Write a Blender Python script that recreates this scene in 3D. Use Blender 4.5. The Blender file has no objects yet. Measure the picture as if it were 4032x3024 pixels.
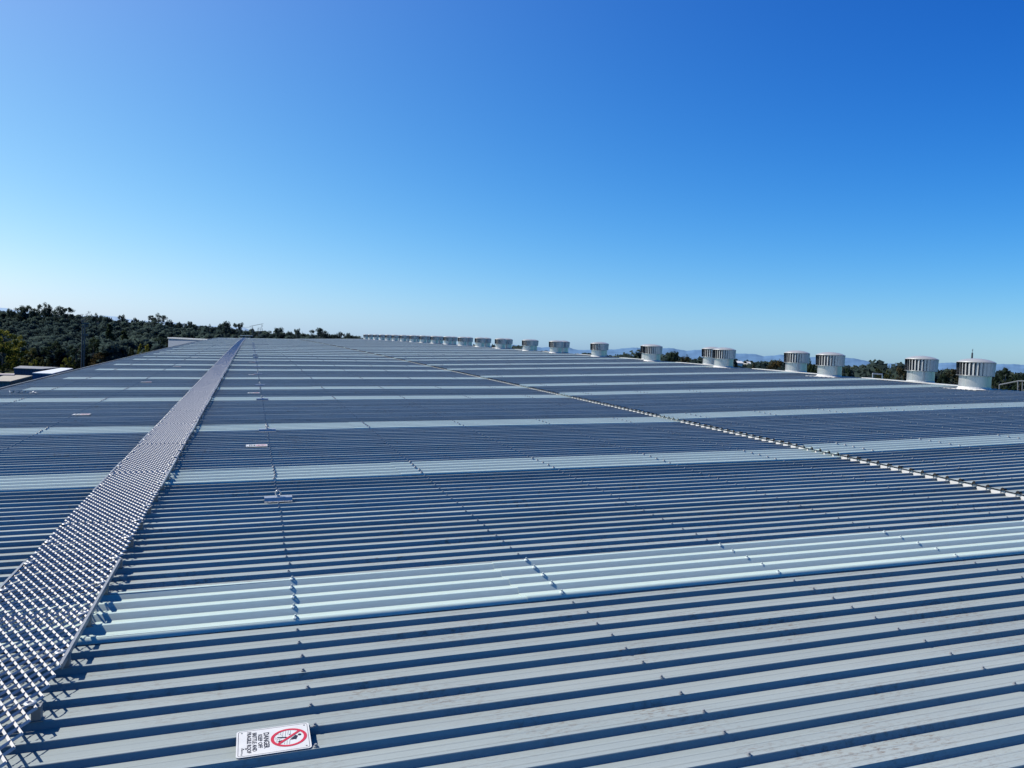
import bpy, math, random
import numpy as np
from mathutils import Vector, Matrix

random.seed(7)
rng = np.random.default_rng(7)
scene = bpy.context.scene
col = scene.collection

# ------------------------------------------------------------------ frames
# roof frame: u = along the ribs (uphill), v = along the ridge, n = normal to the sheet
up = Vector((0.0303, 0.01446, 0.9994)).normalized()
ev = Vector((0, 1, 0))
Yax = (ev - up * ev.dot(up)).normalized()
Xax = Yax.cross(up)
ROOF_Z = 6.0
M = Matrix(((Xax.x, Xax.y, Xax.z, 0), (Yax.x, Yax.y, Yax.z, 0), (up.x, up.y, up.z, ROOF_Z), (0, 0, 0, 1)))

def W(u, v, n=0.0):
    return M @ Vector((u, v, n))

# camera: position and rotation in the roof frame
CP = Vector((-0.26174, -5.51626, 1.75155))
FPX = 3057.2
def rodr(r):
    r = Vector(r); return Matrix.Rotation(r.length, 3, r.normalized())
Bm = Matrix(((1, 0, 0), (0, 0, -1), (0, 1, 0)))
Rc = rodr((0.06947, -0.32444, 0.00981)) @ Bm          # roof frame -> camera (x right, y down, z forward)
CW = M @ CP
R3 = M.to_3x3() @ Rc.transposed()

def at(px, py, Z):
    """world point seen in direction (px, py) at depth Z"""
    return CW + R3 @ Vector(((px - 2016) / FPX * Z, (py - 1512) / FPX * Z, Z))

def atz(px, py, z):
    d = R3 @ Vector(((px - 2016) / FPX, (py - 1512) / FPX, 1.0))
    return CW + d * ((z - CW.z) / d.z)

def HY(px):
    return 1333 + 0.045 * (px - 983)

cam_d = bpy.data.cameras.new("camera")
cam = bpy.data.objects.new("camera", cam_d)
col.objects.link(cam)
cam_d.sensor_width = 36
cam_d.lens = FPX / 4032 * 36
cam_d.clip_start = 0.05
cam_d.clip_end = 40000
cm = Matrix((R3.col[0], -R3.col[1], -R3.col[2])).transposed().to_4x4()
cm.translation = CW
cam.matrix_world = cm
scene.camera = cam

def sag(v):
    """the long roof dips a little towards its far end"""
    return -.52*(max(0.0, v-30)/125)**2
def vtrue(v):
    x = v
    for _ in range(30): x = (v+5.516)*(1-sag(x)/1.75)-5.516
    return x
# ------------------------------------------------------------------ helpers
def tag(o, label=None, cat=None, group=None, kind=None):
    if label: o['label'] = label
    if cat: o['category'] = cat
    if group: o['group'] = group
    if kind: o['kind'] = kind
    return o

def link(name, me, parent=None):
    o = bpy.data.objects.new(name, me)
    col.objects.link(o)
    if parent: o.parent = parent
    return o

def empty(name, mat=None):
    o = bpy.data.objects.new(name, None)
    o.empty_display_size = 0.3
    col.objects.link(o)
    if mat is not None: o.matrix_world = mat
    return o

def copy_tree(o, parent=None):
    c = o.copy(); col.objects.link(c)
    if parent: c.parent = parent
    for ch in [x for x in col.objects if x.parent == o]:
        copy_tree(ch, c)
    return c

class MB:
    def __init__(s): s.v = []; s.f = []
    def quad(s, a, b, c, d):
        k = len(s.v); s.v += [tuple(a), tuple(b), tuple(c), tuple(d)]; s.f.append((k, k+1, k+2, k+3))
    def poly(s, pts):
        k = len(s.v); s.v += [tuple(p) for p in pts]; s.f.append(tuple(range(k, k+len(pts))))
    def box(s, x0, x1, y0, y1, z0, z1):
        k = len(s.v)
        s.v += [(x0,y0,z0),(x1,y0,z0),(x1,y1,z0),(x0,y1,z0),(x0,y0,z1),(x1,y0,z1),(x1,y1,z1),(x0,y1,z1)]
        s.f += [(k,k+3,k+2,k+1),(k+4,k+5,k+6,k+7),(k,k+1,k+5,k+4),(k+1,k+2,k+6,k+5),(k+2,k+3,k+7,k+6),(k+3,k,k+4,k+7)]
    def bar(s, p, q, w, t, nrm):
        p = Vector(p); q = Vector(q); d = (q-p).normalized(); n = Vector(nrm); n = (n - d*n.dot(d)).normalized()
        sd = d.cross(n); k = len(s.v)
        for c in (p, q):
            for a, b in ((-1,-1),(1,-1),(1,1),(-1,1)):
                s.v.append(tuple(c + sd*(a*w/2) + n*(b*t/2)))
        s.f += [(k,k+1,k+2,k+3),(k+7,k+6,k+5,k+4)]
        for i in range(4):
            j = (i+1) % 4; s.f.append((k+i, k+4+i, k+4+j, k+j))
    def tube(s, pts, rad, seg=8, cap=True):
        k0 = len(s.v); n = len(pts)
        for i, p in enumerate(pts):
            p = Vector(p)
            d = (Vector(pts[min(i+1, n-1)]) - Vector(pts[max(i-1, 0)])).normalized()
            a = Vector((0,0,1)) if abs(d.z) < .9 else Vector((1,0,0))
            x = d.cross(a).normalized(); y = d.cross(x)
            r = rad[i] if isinstance(rad, (list, tuple)) else rad
            for j in range(seg):
                t = 2*math.pi*j/seg
                s.v.append(tuple(p + x*(r*math.cos(t)) + y*(r*math.sin(t))))
        for i in range(n-1):
            for j in range(seg):
                a = k0+i*seg+j; b = k0+i*seg+(j+1) % seg
                s.f.append((a, b, b+seg, a+seg))
        if cap:
            s.f.append(tuple(k0+j for j in range(seg))[::-1]); s.f.append(tuple(k0+(n-1)*seg+j for j in range(seg)))
    def lathe(s, prof, seg=24, c=(0,0,0)):
        k0 = len(s.v)
        for r, z in prof:
            for j in range(seg):
                t = 2*math.pi*j/seg
                s.v.append((c[0]+r*math.cos(t), c[1]+r*math.sin(t), c[2]+z))
        for i in range(len(prof)-1):
            for j in range(seg):
                a = k0+i*seg+j; b = k0+i*seg+(j+1) % seg
                s.f.append((a, b, b+seg, a+seg))
    def mesh(s, name, m=None, smooth=False):
        me = bpy.data.meshes.new(name)
        me.from_pydata(s.v, [], s.f); me.update()
        if m: me.materials.append(m)
        if smooth: me.shade_smooth()
        return me
    def build(s, name, m=None, parent=None, smooth=False, auto=None):
        me = s.mesh(name, m, smooth)
        if auto: me.set_sharp_from_angle(angle=math.radians(auto))
        return link(name, me, parent)

# ------------------------------------------------------------------ materials
def newmat(name):
    m = bpy.data.materials.new(name); m.use_nodes = True
    nt = m.node_tree; b = nt.nodes['Principled BSDF']
    return m, nt, b

def simple(name, c, rough=.5, metal=0.0, spec=.5, noise=0.0, scale=8.0, bump=0.0):
    m, nt, b = newmat(name)
    b.inputs['Base Color'].default_value = (*c, 1); b.inputs['Roughness'].default_value = rough
    b.inputs['Metallic'].default_value = metal; b.inputs['Specular IOR Level'].default_value = spec
    if noise or bump:
        tc = nt.nodes.new('ShaderNodeTexCoord'); no = nt.nodes.new('ShaderNodeTexNoise')
        no.inputs['Scale'].default_value = scale; no.inputs['Detail'].default_value = 5
        nt.links.new(tc.outputs['Object'], no.inputs['Vector'])
        if noise:
            r = nt.nodes.new('ShaderNodeMapRange')
            r.inputs[3].default_value = 1-noise; r.inputs[4].default_value = 1+noise
            r.inputs[1].default_value = .25; r.inputs[2].default_value = .75
            nt.links.new(no.outputs['Fac'], r.inputs[0])
            mx = nt.nodes.new('ShaderNodeVectorMath'); mx.operation = 'SCALE'
            mx.inputs[0].default_value = c
            nt.links.new(r.outputs[0], mx.inputs['Scale']); nt.links.new(mx.outputs[0], b.inputs['Base Color'])
        if bump:
            bp = nt.nodes.new('ShaderNodeBump'); bp.inputs['Strength'].default_value = bump; bp.inputs['Distance'].default_value = .02
            nt.links.new(no.outputs['Fac'], bp.inputs['Height']); nt.links.new(bp.outputs[0], b.inputs['Normal'])
    return m

def mapping(nt, scale, coord='Object'):
    tc = nt.nodes.new('ShaderNodeTexCoord'); mp = nt.nodes.new('ShaderNodeMapping')
    mp.inputs['Scale'].default_value = scale
    nt.links.new(tc.outputs[coord], mp.inputs['Vector']); return mp.outputs[0]

def noise(nt, vec, scale, detail=4, rough=.55):
    n = nt.nodes.new('ShaderNodeTexNoise'); n.inputs['Scale'].default_value = scale
    n.inputs['Detail'].default_value = detail; n.inputs['Roughness'].default_value = rough
    nt.links.new(vec, n.inputs['Vector']); return n.outputs['Fac']

def rmap(nt, v, a, b, c, d):
    r = nt.nodes.new('ShaderNodeMapRange'); r.clamp = True; r.interpolation_type = 'SMOOTHSTEP' if a == .43 else 'LINEAR'
    for i, x in enumerate((a, b, c, d)): r.inputs[i+1].default_value = x
    nt.links.new(v, r.inputs[0]); return r.outputs[0]

def mixc(nt, fac, a, b, mode='MIX'):
    m = nt.nodes.new('ShaderNodeMix'); m.data_type = 'RGBA'; m.blend_type = mode
    for sock, val in ((m.inputs[0], fac), (m.inputs[6], a), (m.inputs[7], b)):
        if isinstance(val, (int, float)): sock.default_value = val
        elif isinstance(val, tuple): sock.default_value = (*val, 1)
        else: nt.links.new(val, sock)
    return m.outputs[2]

def mathn(nt, op, a, b=None):
    m = nt.nodes.new('ShaderNodeMath'); m.operation = op
    for i, v in enumerate((a, b)):
        if v is None: continue
        if isinstance(v, (int, float)): m.inputs[i].default_value = v
        else: nt.links.new(v, m.inputs[i])
    return m.outputs[0]

PITCH = 0.19
def roof_mat(name, c0, c1, dirt, rough, spec):
    m, nt, b = newmat(name)
    o1 = mapping(nt, (1, 1, 1)); 
    stretch = mapping(nt, (.35, 2.2, 1))
    big = rmap(nt, noise(nt, stretch, .9, 4), .3, .7, 0, 1)
    base = mixc(nt, big, c0, c1)
    # every sheet (four ribs wide) weathers a little differently
    sx = nt.nodes.new('ShaderNodeSeparateXYZ'); nt.links.new(o1, sx.inputs[0])
    sh = mathn(nt, 'FLOOR', mathn(nt, 'DIVIDE', sx.outputs[1], PITCH*4))
    wn = nt.nodes.new('ShaderNodeTexWhiteNoise'); wn.noise_dimensions = '1D'
    nt.links.new(sh, wn.inputs['W'])
    tint = rmap(nt, wn.outputs['Value'], 0, 1, .87, 1.09)
    vm = nt.nodes.new('ShaderNodeVectorMath'); vm.operation = 'SCALE'
    nt.links.new(base, vm.inputs[0]); nt.links.new(tint, vm.inputs['Scale'])
    # scuffs: short brown-grey smears, patchy
    patch = rmap(nt, noise(nt, mapping(nt, (.8, 1.3, 1)), 1.7, 3), .46, .66, 0, 1)
    sc = rmap(nt, noise(nt, mapping(nt, (9, 26, 10)), 2.6, 7, .7), .5, .66, 0, 1)
    k = mathn(nt, 'MULTIPLY', mathn(nt, 'MULTIPLY', patch, sc), dirt)
    colr = mixc(nt, k, vm.outputs[0], (.24, .20, .17))
    fine = rmap(nt, noise(nt, mapping(nt, (14, 60, 20)), 4, 4, .7), .3, .7, .94, 1.05)
    vm2 = nt.nodes.new('ShaderNodeVectorMath'); vm2.operation = 'SCALE'
    nt.links.new(colr, vm2.inputs[0]); nt.links.new(fine, vm2.inputs['Scale'])
    nt.links.new(vm2.outputs[0], b.inputs['Base Color'])
    b.inputs['Specular IOR Level'].default_value = spec; b.inputs['Metallic'].default_value = .10
    rr = rmap(nt, big, 0, 1, rough-.05, rough+.08); nt.links.new(rr, b.inputs['Roughness'])
    bp = nt.nodes.new('ShaderNodeBump'); bp.inputs['Strength'].default_value = .25; bp.inputs['Distance'].default_value = .006
    nt.links.new(noise(nt, mapping(nt, (.8, 5, 2)), 2.2, 3), bp.inputs['Height'])
    nt.links.new(bp.outputs[0], b.inputs['Normal'])
    return m

MAT = {}
MAT['steel'] = roof_mat('roof_steel', (.40, .465, .47), (.46, .52, .52), .95, .50, .12)
MAT['galv'] = simple('galvanised', (.55, .56, .57), .42, .55, .5, .12, 30)
MAT['galv_mesh'] = simple('galvanised_mesh', (.60, .59, .57), .42, .15, .5, .1, 20)
MAT['plate'] = simple('plate_galvanised', (.40, .40, .40), .4, .3, .5, .1, 10)
MAT['rail'] = simple('rail_steel', (.22, .23, .24), .5, .3)
MAT['dark_steel'] = simple('dark_steel', (.10, .105, .11), .5, .3)
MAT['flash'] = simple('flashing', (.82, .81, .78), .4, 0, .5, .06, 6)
MAT['blocker'] = simple('blocker_grey', (.35, .36, .36), .6)  # for the added light-blocking plane under the roof
MAT['cap'] = simple('screw_cap', (.36, .37, .38), .5, .2)

def skylight_mat():
    m, nt, b = newmat('fibreglass')
    n1 = rmap(nt, noise(nt, mapping(nt, (.5, 3, 1)), 1.5, 4), .3, .7, 0, 1)
    c = mixc(nt, n1, (.72, .90, .845), (.80, .96, .90))
    fine = rmap(nt, noise(nt, mapping(nt, (6, 60, 20)), 3, 4), .3, .7, .93, 1.05)
    vm = nt.nodes.new('ShaderNodeVectorMath'); vm.operation = 'SCALE'
    nt.links.new(c, vm.inputs[0]); nt.links.new(fine, vm.inputs['Scale'])
    nt.links.new(vm.outputs[0], b.inputs['Base Color'])
    b.inputs['Roughness'].default_value = .38
    tr = nt.nodes.new('ShaderNodeBsdfTranslucent'); tr.inputs[0].default_value = (.80, .95, .93, 1)
    mx = nt.nodes.new('ShaderNodeMixShader'); mx.inputs[0].default_value = .15
    nt.links.new(b.outputs[0], mx.inputs[1]); nt.links.new(tr.outputs[0], mx.inputs[2])
    nt.links.new(mx.outputs[0], nt.nodes['Material Output'].inputs['Surface'])
    return m
MAT['skylight'] = skylight_mat()

def foliage_mat(name, dark, light, scale=.35, trans=.25):
    m, nt, b = newmat(name)
    oi = nt.nodes.new('ShaderNodeObjectInfo')
    geo = nt.nodes.new('ShaderNodeNewGeometry')
    f = rmap(nt, noise(nt, geo.outputs['Position'], scale, 3), .35, .65, 0, 1)
    f2 = rmap(nt, noise(nt, geo.outputs['Position'], scale*6, 2), .3, .7, -.25, .25)
    c = mixc(nt, mathn(nt, 'ADD', f, f2), dark, light)
    big = noise(nt, geo.outputs['Position'], scale*.16, 3)
    c = mixc(nt, rmap(nt, big, .52, .66, 0, .75), c, tuple(x*y for x, y in zip(light, (1.15, 1.0, .62))))
    c = mixc(nt, rmap(nt, big, .48, .36, 0, .6), c, tuple(x*.75 for x in dark))
    v = rmap(nt, oi.outputs['Random'], 0, 1, .8, 1.2)
    vm = nt.nodes.new('ShaderNodeVectorMath'); vm.operation = 'SCALE'
    nt.links.new(c, vm.inputs[0]); nt.links.new(v, vm.inputs['Scale'])
    nt.links.new(vm.outputs[0], b.inputs['Base Color'])
    b.inputs['Roughness'].default_value = .9; b.inputs['Specular IOR Level'].default_value = .03
    tr = nt.nodes.new('ShaderNodeBsdfTranslucent'); nt.links.new(vm.outputs[0], tr.inputs[0])
    mx = nt.nodes.new('ShaderNodeMixShader'); mx.inputs[0].default_value = trans
    nt.links.new(b.outputs[0], mx.inputs[1]); nt.links.new(tr.outputs[0], mx.inputs[2])
    nt.links.new(mx.outputs[0], nt.nodes['Material Output'].inputs['Surface'])
    return m
MAT['leaf_hazed'] = foliage_mat('leaf_hazed', (.052, .084, .084), (.076, .110, .098), .06, .5)  # distance haze is mixed into this leaf colour as blue
MAT['leaf_dark'] = foliage_mat('leaf_dark', (.022, .040, .028), (.05, .075, .04), .3)
MAT['leaf_olive'] = foliage_mat('leaf_olive', (.05, .065, .03), (.11, .12, .05), .4)
MAT['leaf_yellow'] = foliage_mat('leaf_yellow', (.05, .075, .02), (.34, .33, .06), .35, .4)
MAT['leaf_brown'] = foliage_mat('leaf_brown', (.05, .055, .035), (.10, .085, .05), .4)
MAT['leaf_pale'] = foliage_mat('leaf_pale', (.10, .13, .14), (.17, .20, .20), .3)
MAT['bark'] = simple('bark', (.16, .14, .12), .9, 0, .1, .3, 3)
MAT['bark_pale'] = simple('bark_pale', (.34, .32, .29), .9, 0, .1, .3, 3)
MAT['hill_right_hazed'] = simple('hill_right_hazed', (.13, .245, .41), 1, 0, 0, .10, .0012)  # blue of the distance haze put into the hill colour
MAT['hill_left_hazed'] = simple('hill_left_hazed', (.36, .50, .66), 1, 0, 0, .06, .0015)  # paler haze put into the colour of this farther ridge
MAT['ground'] = simple('ground', (.075, .085, .05), 1, 0, .1, .4, .02)

# ------------------------------------------------------------------ the roof
roof = empty('warehouse', M.copy())
tag(roof, 'long low warehouse roof of ribbed grey steel sheets crossed by pale skylight strips', 'building')
V0, V1 = -4.6, 157.0
I_NEAR, I_FAR = 22, -826         # rib indices; v = -PITCH*i
U_EAVE, U_STEP, U_RIDGE = -6.38, 8.05, 22.2
UP_N, UP_S = .065, .0150
H = .031
def upn(u): return UP_N + UP_S*(u-U_STEP)
mids = [2, -22, -46, -76, -94, -118, -146, -168, -198, -218, -240, -258, -278, -302, -326, -350, -380, -414, -446, -478, -514, -550]
mids = [m_ if m_ > -60 else -2*round(vtrue(-PITCH*m_)/PITCH/2) for m_ in mids] + [-734, -764, -794]
in_sky = set()
for mdx in mids:
    for i in range(mdx-1, mdx+2): in_sky.add(i)

def rib_profile():
    """list of runs (lists of (v, n)) from near to far; ribs under skylights are left out"""
    runs = []; cur = []
    for i in range(I_NEAR, I_FAR-1, -1):
        c = -PITCH*i
        lap = (i % 4 == 0)
        if i in in_sky or (i-1) in in_sky and False:
            if cur: runs.append(cur); cur = []
            continue
        jn = random.uniform(-.0006, .0006)
        if lap:
            pts = [(c-.0335, -H), (c-.0300, -.0215), (c-.0320, -.0205), (c-.0225, .0025+jn), (c-.002, .0035+jn), (c+.015, -H)]
        else:
            pts = [(c-.0305, -H), (c-.0212, -.003), (c-.0190, 0+jn), (c-.0035, 0+jn), (c-.001, -.0015), (c+.015, -H)]
        cur += pts
        nxt = i-1
        if nxt in in_sky:
            cur.append((c+.04, -H)); runs.append(cur); cur = []
        else:
            cur += [(c+.054, -H), (c+.058, -H+.0013), (c+.067, -H+.0013), (c+.071, -H),
                    (c+.102, -H), (c+.106, -H+.0013), (c+.115, -H+.0013), (c+.119, -H)]
    if cur: runs.append(cur)
    return runs
RUNS = rib_profile()

def sheet(name, us, nfun):
    mb = MB()
    us = list(np.arange(us[0], us[-1]-.3, .9)) + [us[-1]]
    for run in RUNS:
        k = len(mb.v); m = len(run)
        if run[0][0] > 35: pick = us[::6] + [us[-1]]
        else: pick = us
        for u in pick:
            b = nfun(u)
            for v, n in run:
                q = math.floor(-v/PITCH+.6)
                dv = .0016*math.sin(u*.9+q*2.1)+.0012*math.sin(u*2.3+q*1.3)
                dn = .0010*math.sin(u*1.7+q*.7)+.0007*math.sin(u*3.9+q*3.1)
                mb.v.append((u, v+dv, n+b+sag(v)+dn))
        for a in range(len(pick)-1):
            for j in range(m-1):
                p = k+a*m+j
                mb.f.append((p, p+m, p+m+1, p+1))
    return mb.build(name, MAT['steel'], roof)

sheet('roof_sheeting', [U_EAVE, -3.5, 0, 4, 8.22], lambda u: 0.0)
sheet('roof_sheeting', [U_STEP-.012, 12, 17, U_RIDGE], upn)
# slope beyond the ridge
mb = MB()
nr = upn(U_RIDGE)
VS = [V0, 30, 45, 60, 75, 90, 105, 120, 135, 147, V1]
for a, b in zip(VS, VS[1:]):
    A, B = sag(a), sag(b)
    mb.quad((U_RIDGE, a, nr-.03+A), (U_RIDGE+22, a, nr-2.8+A), (U_RIDGE+22, b, nr-2.8+B), (U_RIDGE, b, nr-.03+B))
mb.build('far_slope', MAT['steel'], roof)
# added unseen plane under the sheets to block light; walls
mb = MB()
for a, b in zip(VS, VS[1:]):
    A, B = sag(a)-.01, sag(b)-.01; b = min(b, V1-.1)
    mb.quad((U_EAVE+.1, a, -.075+A), (U_STEP+.2, a, -.075+A), (U_STEP+.2, b, -.075+B), (U_EAVE+.1, b, -.075+B))
    mb.quad((U_STEP+.2, a, -.015+A), (U_RIDGE, a, nr-.08+A), (U_RIDGE, b, nr-.08+B), (U_STEP+.2, b, -.015+B))
mb.build('under_roof_blocker', MAT['blocker'], roof)
mb = MB()
wz = -6.5
mb.box(U_EAVE+.1, U_EAVE+.25, V0, V1-.1, wz, -.66)
mb.box(U_RIDGE+21.8, U_RIDGE+21.95, V0, V1-.1, wz, nr-3.4)
mb.box(U_EAVE+.26, U_STEP, V1-.3, V1-.15, wz, -.66)
mb.box(U_STEP, U_RIDGE+21.8, V1-.3, V1-.15, wz, -3.2)
mb.build('wall', simple('wall_sheet', (.5, .5, .48), .6), roof)
# far end barge
mb = MB()
mb.box(U_EAVE, U_STEP, V1-.28, V1-.02, -.62, .012+sag(V1))
mb.build('barge_flashing', MAT['steel'], roof)

# skylights
def sky_profile(i_lo, i_hi, off):
    pts = []
    for i in range(i_hi, i_lo-1, -1):
        c = -PITCH*i
        first = (i == i_hi); last = (i == i_lo)
        if first: pts += [(c-.0400, -H+.006+off), (c-.0385, -.019+off), (c-.0345, -.010+off), (c-.029, -.0025+off)]
        else: pts += [(c-.051, -H+off), (c-.047, -.0265+off), (c-.026, -.002+off)]
        pts += [(c-.021, .003+off), (c-.013, .0052+off), (c-.004, .0050+off), (c+.003, .002+off), (c+.009, -.006+off), (c+.018, -.020+off)]
        if last: pts += [(c+.024, -H+.006+off)]
        else: pts += [(c+.026, -H+off), (c+.060, -H+.002+off), (c+.110, -H+off)]
    return pts
def skylight(mdx, segs, nfun, label=None):
    mb = MB()
    for (ua, ub, off) in segs:
        pr = sky_profile(mdx-2, mdx+2, off)
        if ua == ub: continue
        us = [ua, (ua+ub)/2, ub]; k = len(mb.v); m = len(pr)
        for u in us:
            for v, n in pr: mb.v.append((u, v, n+nfun(u)+sag(v)))
        for a in range(2):
            for j in range(m-1):
                p = k+a*m+j; mb.f.append((p, p+m, p+m+1, p+1))
        # the cut end of the overlapping length is a few millimetres thick
        if off > .002:
            k2 = len(mb.v)
            for v, n in pr: mb.v.append((ua, v, n+nfun(ua)-.004+sag(v)))
            for j in range(m-1): mb.f.append((k+j, k+j+1, k2+j+1, k2+j))
    return mb.build('skylight', MAT['skylight'], roof, smooth=True, auto=28)
for mdx in mids:
    uo = -5.85
    skylight(mdx, [(uo, 1.60, 0.0), (1.47, 8.21, .0045)], lambda u: 0.0)
    skylight(mdx, [(U_STEP-.035, 14.9, .002), (14.7, U_RIDGE-.15, .0065)], upn)
    # short piece of metal between the eave and the strip
for mdx in mids:
    mb = MB()
    for i in range(mdx-2, mdx+2):
        c = -PITCH*i; z = sag(c)-.0012
        prof = [(c-PITCH+.034, -H+z), (c-.034, -H+z)]
        mb.quad((U_EAVE, prof[0][0], -H+z), (uo+.1, prof[0][0], -H+z), (uo+.1, prof[1][0], -H+z), (U_EAVE, prof[1][0], -H+z))
        if i > mdx-2:
            prof = [(c-.034, -H+z), (c-.0195, z), (c+.0195, z), (c+.034, -H+z)]
            for j in range(3):
                (v0, n0), (v1, n1) = prof[j], prof[j+1]
                mb.quad((U_EAVE, v0, n0), (uo+.1, v0, n0), (uo+.1, v1, n1), (U_EAVE, v1, n1))
    mb.build('eave_infill', MAT['steel'], roof)

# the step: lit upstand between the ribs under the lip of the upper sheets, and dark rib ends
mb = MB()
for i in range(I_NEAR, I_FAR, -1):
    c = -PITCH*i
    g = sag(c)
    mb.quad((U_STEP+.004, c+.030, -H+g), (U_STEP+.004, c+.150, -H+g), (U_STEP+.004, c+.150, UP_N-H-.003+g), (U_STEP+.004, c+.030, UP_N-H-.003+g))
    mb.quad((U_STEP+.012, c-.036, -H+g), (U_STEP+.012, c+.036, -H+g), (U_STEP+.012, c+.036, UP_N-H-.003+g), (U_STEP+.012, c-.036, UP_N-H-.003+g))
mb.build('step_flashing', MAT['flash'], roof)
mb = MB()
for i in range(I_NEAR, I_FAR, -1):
    c = -PITCH*i
    # black half moon painting the shade inside each open rib end
    k = 7; pts = []
    for j in range(k+1):
        t = math.pi*j/k; pts.append((U_STEP-.0155, c-.007+.024*math.cos(t), UP_N-H+.001+.027*math.sin(t)+sag(c)))
    mb.poly(pts)
    pts2 = [(U_STEP+.03, p[1], p[2]) for p in pts]
    for j in range(k): mb.quad(pts[j], pts[j+1], pts2[j+1], pts2[j])
    z1 = UP_N-H-.0015+sag(c); mb.quad((U_STEP-.004, c+.02, z1-.011), (U_STEP-.004, c+.158, z1-.011), (U_STEP-.004, c+.158, z1), (U_STEP-.004, c+.02, z1))  # black strip standing in for the shadow under the sheet edge
mb.build('step_shade', simple('shade_black', (.015, .015, .018), .9), roof)

# eave gutter
mb = MB()
g0, g1 = U_EAVE+.02, U_EAVE-.17
def sbox(mb, x0, x1, z0, z1):
    for a, b in zip(VS, VS[1:]):
        k = len(mb.v)
        for v in (a, b):
            g = sag(v); mb.v += [(x0, v, z0+g), (x1, v, z0+g), (x1, v, z1+g), (x0, v, z1+g)]
        for q in range(4): mb.f.append((k+q, k+(q+1) % 4, k+4+(q+1) % 4, k+4+q))
sbox(mb, g1, g0, -.17, -.165); sbox(mb, g1-.004, g1, -.17, -.012); sbox(mb, g1-.02, g1+.014, -.012, -.004); sbox(mb, g0, g0+.004, -.165, -.05)
mb.build('gutter', simple('gutter_steel', (.33, .34, .34), .45, .1, .5, .15, 4), roof)

# ridge capping in lengths, each with a bright lip and notched underside
first = None
RA = 21.5; RB = 22.75
vA0, vB0, dV = 13.1, 16.1, 6.88      # ventilators along the ridge
for k in range(-3, 22):
    a = vA0 + dV*k + .75; b = a + 4.5
    if a >= V1: break
    b = min(b, V1)
    mb = MB(); e = U_RIDGE-.30
    ne = upn(e)+.012; nr2 = upn(U_RIDGE)+.022; A, B = sag(a), sag(b)
    mb.quad((e, a, ne+.012+A), (e, b, ne+.012+B), (U_RIDGE, b, nr2+B), (U_RIDGE, a, nr2+A))
    mb.quad((U_RIDGE, a, nr2+A), (U_RIDGE, b, nr2+B), (U_RIDGE+.3, b, nr2-.06+B), (U_RIDGE+.3, a, nr2-.06+A))
    mb.build('ridge_capping', MAT['steel'], roof)
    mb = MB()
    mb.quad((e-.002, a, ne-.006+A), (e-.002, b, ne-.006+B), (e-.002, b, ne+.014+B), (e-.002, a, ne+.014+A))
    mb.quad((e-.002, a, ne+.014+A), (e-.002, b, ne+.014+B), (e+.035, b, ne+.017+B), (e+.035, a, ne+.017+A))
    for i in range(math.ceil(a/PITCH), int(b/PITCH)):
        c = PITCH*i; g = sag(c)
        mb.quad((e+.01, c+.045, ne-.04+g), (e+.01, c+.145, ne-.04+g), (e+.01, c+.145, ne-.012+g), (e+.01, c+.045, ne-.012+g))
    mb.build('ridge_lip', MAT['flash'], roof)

# fixing screws
def screw(mb, u, v, n, big=False, low=False):
    s = 5 if low else 8
    if big:
        prof = [(.021, -.004), (.017, .002), (.010, .007), (.009, .008)]
        mb.lathe(prof, s, (u, v, n))
        mb.lathe([(.0065, .007), (.0065, .016), (.004, .018), (0.0005, .0185)], s, (u, v, n))
    else:
        mb.lathe([(.0115, 0), (.0105, .0035), (.0065, .004), (.0062, .011), (.0055, .0125), (.0005, .013)], s, (u, v, n))
ROW = 1.7303
cand = []
for k in range(-3, 13):
    u = ROW*k
    if u > U_RIDGE-.3: continue
    if k == -1: continue
    upper = u > U_STEP
    for i in range(18, -520 if k in (-3, -2, 0) else -260, -1):
        v = -PITCH*i
        sky = any(abs(i-m_) <= 2 for m_ in mids)
        n = upn(u) if upper else 0.0
        n += .0075 if sky else (.003 if i % 4 == 0 else 0)
        uu = u + random.uniform(-.012, .012); vv = v - .009 + random.uniform(-.003, .003)
        if sky and not upper and k == 1: n += .003
        n += sag(vv)
        p = W(uu, vv, n); q = R3.transposed() @ (p - CW)
        if q.z <= 0: continue
        x = 2016+FPX*q.x/q.z; y = 1512+FPX*q.y/q.z
        infr = -20 < x < 4052 and y < 3044
        cand.append((q.z if infr else 1e6+q.z, uu, vv, n, sky))
cand.sort()
mb_s = MB(); screw(mb_s, 0, 0, 0); me_s = mb_s.mesh('roofing_screw', MAT['cap'])
mb_b = MB(); screw(mb_b, 0, 0, 0, True); me_b = mb_b.mesh('roofing_screw', simple('cyclone_washer', (.60, .70, .69), .5))
for c in cand[:100]:
    o = link('roofing_screw', me_b if c[4] else me_s, roof); o.location = c[1:4]
mb = MB()
for c in cand[100:]:
    if c[0] > 1e6: continue
    z = c[0]
    screw(mb, c[1], c[2], c[3], c[4] and z < 60, z > 14)
o = mb.build('roofing_screw', MAT['cap'], roof); o['kind'] = 'stuff'

# dents in the near pans? light scrapes are left to the material

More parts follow.
